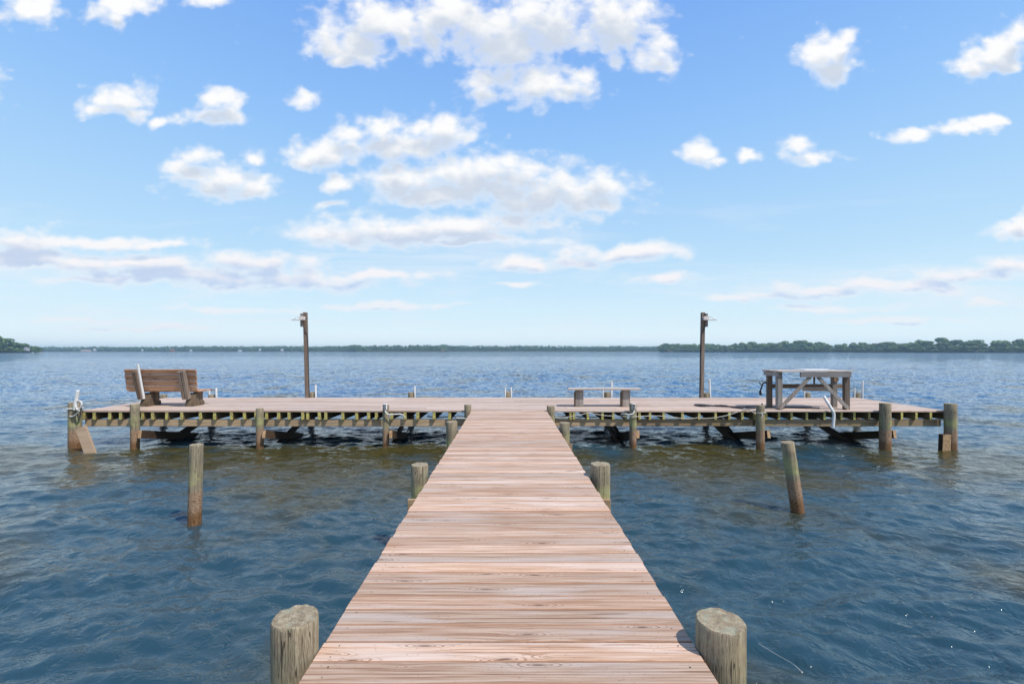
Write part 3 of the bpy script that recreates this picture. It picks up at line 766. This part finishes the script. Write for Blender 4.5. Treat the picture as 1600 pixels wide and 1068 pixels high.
# ------------------------------------------------------------------ ropes
def rope(pts, r, m, label, group=None, n=8):
    bm = bmesh.new()
    sp = spline(pts, n)
    for i, p in enumerate(sp): p += Vector((0, 0, .003*math.sin(i*2.1)))
    tube(bm, sp, r, 8)
    return tag(link('rope', bm, M[m]), label, 'rope', group)
def P3(px, py, Y): return (PX(px, Y), Y, PZ(py, Y))
def circ(px, py, Y, r, a0, a1, n=9, tilt=0):
    c = Vector(P3(px, py, Y)); return [c+Vector((r*math.sin(a0+(a1-a0)*k/n), -r*math.cos(a0+(a1-a0)*k/n), tilt*math.sin(a0+(a1-a0)*k/n))) for k in range(n+1)]
ex = PX(116, YP)+.02
def loop(z, r=.142, tilt=.0, n=16): return [(ex+r*math.cos(2*math.pi*k/n), YP+r*math.sin(2*math.pi*k/n), z+tilt*math.cos(2*math.pi*k/n)) for k in range(n+1)]
pts = loop(PZ(638.5, 10.85), tilt=.005)+[P3(127, 637, 10.8), P3(126, 628, 10.78), P3(121, 627, 10.8), P3(118, 632, 10.78), P3(121, 640, 10.76), P3(126, 636, 10.76), P3(128, 630, 10.76), P3(124, 626, 10.78), P3(117, 628, 10.8)]+[P3(119.5, 638, 10.78), P3(124, 641, 10.76), P3(119, 647, 10.8), P3(113, 650.5, 10.82), P3(107, 649, 10.9)]
rope(pts, .016, 'ropew', 'white rope looped and knotted round the left end piling', n=5)
Yg = 11.04
rope([P3(861, 653, 11.05), P3(868, 652.8, Yg), P3(885, 651.5, Yg), P3(903, 648.5, Yg), P3(918.5, 645.3, Yg), P3(930, 646.5, Yg), P3(945, 649, Yg), P3(960, 649.7, Yg), P3(975, 650.4, Yg-.1), P3(989, 650.8, 10.86),
      P3(1003, 650, Yg-.1), P3(1020, 649.5, Yg), P3(1037, 650, Yg), P3(1055, 652, Yg), P3(1070, 654, Yg), P3(1083, 653.4, Yg), P3(1092, 652.2, Yg), P3(1100, 653.5, Yg), P3(1115, 652.5, Yg), P3(1130, 650, Yg), P3(1143, 646.5, Yg), P3(1153, 643, Yg), P3(1161, 640.2, 11.08), (PX(1166, 11.2), 11.25, DECK+.012)],
     .010, 'rope', 'pale rope strung in low swags under the right half of the platform edge', n=6)
xk, yk = PX(1188, YP), YP
pts = [(PX(1164, 11.3), 11.35, DECK+.016), P3(1170, 640, 11.0), P3(1178, 644.5, 10.9)]+[(xk-.108*math.cos(a), yk-.108*math.sin(a), PZ(645.7, 10.88)+.02*math.sin(a*.5)) for a in [0, .5, 1.0, 1.57, 2.1, 2.6, 3.14, 3.9, 4.7, 5.5, 6.28]]+[P3(1191, 647, 10.86), P3(1189, 652, 10.85)]
rope(pts, .013, 'rope', 'rope knotted round the piling left of the braced table')
z0 = DECK+.018
rope([(PX(1199, 11.7), 11.95, z0+.05), (PX(1190, 11.8), 11.85, z0), (PX(1170, 11.75), 11.75, z0), (PX(1150, 11.6), 11.78, z0), (PX(1125, 11.75), 11.92, z0), (PX(1105, 12.1), 12.08, z0), (PX(1092, 12.2), 12.25, z0), (PX(1086, 12.1), 12.12, z0), (PX(1094, 11.95), 11.88, z0), (PX(1108, 11.9), 11.86, z0+.01), (PX(1130, 11.8), 11.80, z0+.025), (PX(1148, 11.6), 11.58, z0), (PX(1158, 11.5), 11.42, z0), (PX(1172, 11.5), 11.44, z0), (PX(1184, 11.5), 11.52, z0), (PX(1168, 11.6), 11.64, z0+.02), (PX(1200, 11.6), 11.62, z0), (PX(1230, 11.6), 11.66, z0), (PX(1265, 11.6), 11.58, z0), (PX(1285, 11.4), 11.5, z0)],
     .019, 'dark_rope', 'dark rope lying in long loops on the planks beside the braced table')
rope([P3(733, 651, 11.1), P3(720, 650.5, 11.3), P3(700, 650.8, 11.5), P3(682, 651.5, 11.8), P3(668, 649.5, 12.0)], .014, 'dark_rope', 'dark cable sagging between joists left of the walkway')
rope([P3(862, 653.5, 11.12), P3(872, 652.5, 11.3), P3(884, 650, 11.45), P3(895, 649, 11.5), P3(908, 651, 11.6), P3(922, 651.5, 11.8), P3(936, 650.5, 11.9)], .014, 'dark_rope', 'dark cable sagging between joists right of the walkway')
rope([P3(712, 652.6, 11.04), P3(722, 652.7, 11.0), P3(729, 654, 10.95)], .016, 'ropew', 'short white rope end tied to the corner piling left of the walkway')
bm = bmesh.new(); tube(bm, spline([(PX(1176, 3.7), 3.62, .035), (PX(1200, 3.6), 3.50, .03), (PX(1222, 3.5), 3.36, .045), (PX(1236, 3.4), 3.27, .05)], 6), [.0013]*13+[.002]*5+[.006], 6)
tag(link('fishing_line', bm, M['ropew']), 'thin white fishing line floating on the water beside the near right piling', 'fishing line')

# ------------------------------------------------------------------ distant shores
def land(name, line, depth, h):
    """a low bank following the waterline points, rising behind"""
    bm = bmesh.new(); rows_ = []
    for (x, y) in line:
        d = Vector((x, y)).normalized()
        rows_.append([bm.verts.new((x+d.x*o_, y+d.y*o_, z_)) for o_, z_ in ((0, -.5), (2, .7), (25, 1.5+h*.1), (depth*.4, h*.6), (depth, h), (depth*1.2, -.5))])
    for A, B in zip(rows_, rows_[1:]):
        for k in range(5): bm.faces.new((A[k], A[k+1], B[k+1], B[k]))
    bmesh.ops.recalc_face_normals(bm, faces=bm.faces)
    return setting(link(name, bm, M['land'], smooth=True))
far_line = [(PX(p, 1)*Yd, Yd) for p, Yd in [(-200, 1500), (0, 1650), (200, 1700), (400, 1700), (545, 1650), (556, 1500), (690, 1500), (700, 1700), (900, 1700), (1060, 1700), (1500, 1900)]]
land('far_shore_bank', far_line, 200, 10)
right_line = [(400, 1210), (440, 1150), (540, 1010), (650, 850), (758, 670), (850, 520), (960, 420)]
land('right_shore_bank', right_line, 120, 5)
left_line = [(-765, 745), (-722, 640), (-670, 590), (-700, 520), (-760, 440)]
land('left_point_bank', left_line, 90, 4)

def crown_faces(rs, h, wd, n, size, low=.18, shape=.8):
    """leaf clumps spread through several lobes; returns quad corner array (n,4,3)"""
    nl = 9
    lob = np.stack([rs.normal(0, wd*.24, nl), rs.normal(0, wd*.24, nl), h*(low+.18+(.62-low)*rs.rand(nl))], -1)
    lob[0] = (0, 0, h*.80)
    lr = wd*(.20+.12*rs.rand(nl))
    k = rs.randint(0, nl, n)
    d = rs.normal(size=(n, 3)); d /= np.linalg.norm(d, axis=1)[:, None]
    rad = lr[k]*(.55+.5*rs.rand(n)**.5)
    c = lob[k]+d*rad[:, None]*np.array([1, 1, shape])
    c[:, 2] = np.clip(c[:, 2], h*low*.5, h*1.02)
    nn = d+rs.normal(0, .5, (n, 3)); nn /= np.linalg.norm(nn, axis=1)[:, None]
    t1 = np.cross(nn, rs.normal(size=(n, 3))); t1 /= np.linalg.norm(t1, axis=1)[:, None]
    t2 = np.cross(nn, t1)
    s = size*(.5+rs.rand(n))[:, None]
    return np.stack([c-t1*s-t2*s*.7, c+t1*s-t2*s*.6, c+t1*s*.8+t2*s*.8, c-t1*s*.7+t2*s*.7], 1)
def quad_mesh(name, q, m):
    me = bpy.data.meshes.new(name); n = len(q)
    me.vertices.add(n*4); me.vertices.foreach_set('co', q.reshape(-1).astype(np.float32))
    me.loops.add(n*4); me.loops.foreach_set('vertex_index', np.arange(n*4, dtype=np.int32))
    me.polygons.add(n); me.polygons.foreach_set('loop_start', (np.arange(n)*4).astype(np.int32))
    me.update(calc_edges=True); me.materials.append(m); return me
protos = []
rs = np.random.RandomState(11)
for i in range(7):
    h = 17+rs.rand()*2; wd = 12+4*rs.rand()
    me = quad_mesh('crown', crown_faces(rs, h, wd, 1700, .62, low=.0+.06*rs.rand()), M['leafA'])
    bm = bmesh.new()
    tube(bm, [(0, 0, -1), (.1, 0, h*.3), (.3, .1, h*.6), (.2, .2, h*.85)], [.45, .32, .2, .06], 7)
    for a in range(4):
        an = a*1.6+i; tube(bm, [(.1, 0, h*(.28+.08*a)), (1.6*math.cos(an), 1.6*math.sin(an), h*(.42+.08*a)), (3.2*math.cos(an), 3.2*math.sin(an), h*(.55+.07*a))], [.2, .12, .05], 5)
    tm = bpy.data.meshes.new('trunk'); bm.to_mesh(tm); bm.free(); tm.materials.append(M['bark'])
    protos.append((me, tm, h))
def tree(x, y, z, s, label, group, i):
    me, tm, h = protos[i % 7]
    r = bpy.data.objects.new('broadleaf_tree', None); COL.objects.link(r)
    r.location = (x, y, z); r.rotation_euler = (0, 0, rnd.uniform(0, 6.28)); r.scale = (s*rnd.uniform(1.0, 1.6), s*rnd.uniform(1.0, 1.6), s) if s > .7 else (s*1.9, s*1.9, s)
    tag(r, label, 'tree', group)
    for nm, dm in (('crown', me), ('trunk', tm)):
        o = bpy.data.objects.new(nm, dm); COL.objects.link(o); o.parent = r
def along(line, t):
    seg = [math.dist(a, b) for a, b in zip(line, line[1:])]; L = sum(seg); d = t*L
    for (a, b), s in zip(zip(line, line[1:]), seg):
        if d <= s: f = d/s; return a[0]+(b[0]-a[0])*f, a[1]+(b[1]-a[1])*f
        d -= s
    return line[-1]
k = 0
for row, (off, ns, sc) in enumerate([(4, 104, .52), (14, 78, .90), (30, 54, 1.08)]):
    for i in range(ns):
        t = (i+rnd.uniform(.1, .9))/ns
        x, y = along(right_line[:6], t); d = Vector((x, y)).normalized(); o_ = off+rnd.uniform(-3, 4)
        x += d.x*o_; y += d.y*o_
        hump = 1+.12*math.sin(t*21)+.08*math.sin(t*47+1)+.10*max(0, math.sin(t*9-1.2))
        tree(x, y, .8+off*.05, sc*hump*rnd.uniform(.90, 1.12)*(1.02 if t > .72 else .93), 'leafy tree in the continuous wood along the right hand shore', 'trees along the right hand shore', k); k += 1
for off, ns, sc in [(4, 24, .55), (14, 20, .92), (27, 16, 1.15)]:
    for i in range(ns):
        t = (i+rnd.uniform(.1, .9))/ns
        x, y = along(left_line, t); d = Vector((x, y)).normalized(); o_ = off+rnd.uniform(-3, 3)
        xx, yy2 = x+d.x*o_, y+d.y*o_
        tip = min(1.0, .35+max(0, (745-y))/150)
        tree(xx, yy2, .8+off*.05, sc*tip*rnd.uniform(.85, 1.12), 'leafy tree on the wooded point at the far left', 'trees on the wooded point at the left', k); k += 1
# far wood: one mass
def far_wood():
    qs = []; rs = np.random.RandomState(3)
    for row, off in enumerate((8, 40, 90)):
        n = 700
        for i in range(n):
            t = (i+rs.rand())/n
            x, y = along(far_line, t); d = Vector((x, y)).normalized(); o_ = off+rs.rand()*20
            x += d.x*o_; y += d.y*o_
            p = 795.5+F*x/y
            Hh = 17+9*np.clip((p-200)/150, 0, 1)+2.5*math.sin(p*.011)+1.2*math.sin(p*.047)
            if 556 < p < 690: Hh *= .92
            q = crown_faces(rs, (Hh*.72+row*2.2)*rs.uniform(.85, 1.12), 11, 75, 1.5, low=.05)
            q += np.array([x, y, .3+row*1.2]); qs.append(q)
    me = quad_mesh('far_shore_wood', np.concatenate(qs), M['leafB'])
    o = bpy.data.objects.new('far_shore_wood', me); COL.objects.link(o)
    o['kind'] = 'stuff'; tag(o, 'long low line of bluish green woods along the whole far shore', 'woods')
far_wood()

def house(name, px, Y, wd, dp, ht, label, wm='wall', rm='roof', zb=1.0, win=3, roofh=.45):
    t = thing(name, label, 'house', (PX(px, Y), Y, zb))
    bm = bmesh.new(); box(bm, (0, 0, ht/2), (wd, dp, ht), None, 0); link('wall', bm, M[wm], t)
    bm = bmesh.new(); e = .4; rh = dp*roofh
    v_ = [bm.verts.new(c) for c in ((-wd/2-e, -dp/2-e, ht), (wd/2+e, -dp/2-e, ht), (wd/2+e, dp/2+e, ht), (-wd/2-e, dp/2+e, ht), (-wd/2-e, 0, ht+rh), (wd/2+e, 0, ht+rh))]
    for f in ((0, 1, 5, 4), (2, 3, 4, 5), (0, 4, 3), (1, 2, 5), (3, 2, 1, 0)): bm.faces.new([v_[i] for i in f])
    link('roof', bm, M[rm], t)
    for i in range(win):
        bm = bmesh.new(); box(bm, (wd*((i+.5)/win-.5), -dp/2-.05, ht*.5), (wd*.35/win, .12, ht*.35), None, 0); link('window', bm, M['glass'], t)
    return t
house('boathouse', 134.5, 1610, 31, 8, 3.2, 'long low rose coloured building at the water on the far left shore', 'brick', 'brick', 1.2, 5, .3)
house('cottage', 148, 1612, 7, 6, 4.5, 'small white house just right of the long rose building', 'wall', 'wall', 3.5, 2)
house('cottage', 222.5, 1660, 5, 5, 3.5, 'tiny white house on the far shore above the slatted bench', 'wall', 'wall', 3, 1)
house('cottage', 298.5, 1665, 7, 6, 3, 'white house on the far shore above the right end of the bench', 'wall', 'wall', 2, 2)
house('cottage', 375, 1665, 11, 7, 2.6, 'low white house at the water right of the bench', 'wall', 'wall', 1, 3)
house('cottage', 406, 1665, 6, 6, 4, 'white house among trees left of the left lamp post', 'wall', 'wall', 4, 2)
house('cottage', 441, 1665, 8, 6, 4.5, 'bright white house on the far shore nearest the left lamp post', 'wall', 'wall', 3, 2)
house('cottage', 42, 612, 3.6, 4, 2.6, 'white gabled cottage among the trees of the left point', 'wall', 'roof', 3.2, 1)
def boat(px, Y, L, label):
    t = thing('motorboat', label, 'boat', (PX(px, Y), Y, .0), None)
    bm = bmesh.new(); hw = L*.17
    prof = [(-.5, .7), (-.2, 1.0), (.2, .95), (.42, .5), (.5, .02)]
    lo = [bm.verts.new((f*L*.94, s*hw*wf*.7, -.15)) for s in (-1, 1) for f, wf in prof]; hi = [bm.verts.new((f*L, s*hw*wf, .75+.25*max(0, f))) for s in (-1, 1) for f, wf in prof]
    for s in (0, 5):
        for j in range(4): bm.faces.new((lo[s+j], lo[s+j+1], hi[s+j+1], hi[s+j]))
    bm.faces.new((lo[0], lo[5], hi[5], hi[0]))
    for j in range(4): bm.faces.new((hi[j], hi[j+1], hi[j+6], hi[j+5]))
    for j in range(4): bm.faces.new((lo[j], lo[j+1], lo[j+6], lo[j+5]))
    bm.faces.new((lo[4], lo[9], hi[9], hi[4]))
    bmesh.ops.recalc_face_normals(bm, faces=bm.faces); link('hull', bm, M['wall'], t)
    bm = bmesh.new(); box(bm, (0, 0, 1.25), (L*.28, hw*1.1, .9), None, .1); cb = link('cabin', bm, M['wall'], t)
    bm = bmesh.new(); box(bm, (.02*L, 0, 1.35), (L*.285, hw*1.13, .35), None, 0); link('windscreen', bm, M['glass'], cb)
boat(51, 585, 3.6, 'small white boat moored below the cottage on the left point')
boat(63.3, 640, 4.5, 'white boat moored near the tip of the left point')
boat(279, 1400, 5, 'tiny white boat beside the red roofed offshore platform')
def blind(px, Y, wd, ht, label, wm, top, nl=4):
    t = thing('offshore_hut', label, 'hut', (PX(px, Y), Y, 0), None)
    for i in range(nl):
        for yy3 in (-1.2, 1.2):
            bm = bmesh.new(); tube(bm, [(wd*(i/(nl-1)-.5)*.9, yy3, -1), (wd*(i/(nl-1)-.5)*.9, yy3, ht*.42)], .16, 6); link('stilt', bm, M['tan'], t)
    bm = bmesh.new(); box(bm, (0, 0, ht*.45), (wd, 3.2, ht*.16), None, 0); link('floor', bm, M[wm], t)
    bm = bmesh.new(); box(bm, (-wd*.1, 0, ht*.70), (wd*.62, 2.6, ht*.34), None, .05); link('cabin', bm, M[wm], t)
    bm = bmesh.new(); box(bm, (-wd*.1, 0, ht*.92), (wd*.72, 3.0, ht*.08), Matrix.Rotation(.08, 3, 'Y'), 0); link('roof', bm, M[top], t)
    for i in range(3):
        bm = bmesh.new(); tube(bm, [(wd*(.32+.07*i), 0, ht*.45), (wd*(.32+.07*i), 0, ht*.85)], .12, 5); link('rail_post', bm, M['wall'], t)
blind(269.5, 1300, 12.5, 8.5, 'red and white platform on stilts offshore beyond the slatted bench', 'rred', 'wall')
blind(691.5, 900, 7.0, 6.0, 'brown stilted hut in open water left of the walkway line', 'tan', 'roof')
blind(1047, 1000, 12, 3.6, 'low reddish stilted hut before the tip of the right hand wood', 'tan', 'tan', 5)

# ------------------------------------------------------------------ haze
def haze():
    bm = bmesh.new(); box(bm, (0, 900, 18.75), (7000, 4600, 40.5), None, 0)
    m = bpy.data.materials.new('river_haze'); m.use_nodes = True; n = m.node_tree; n.nodes.clear()
    o_ = n.nodes.new('ShaderNodeOutputMaterial'); p = n.nodes.new('ShaderNodeVolumePrincipled')
    p.inputs['Color'].default_value = (.55, .80, 1.0, 1); p.inputs['Density'].default_value = .00022; p.inputs['Anisotropy'].default_value = .2
    n.links.new(p.outputs[0], o_.inputs['Volume'])
    o = link('haze', bm, m); o['kind'] = 'stuff'; o['label'] = 'pale blue summer haze over the river'; o['category'] = 'haze'
haze()
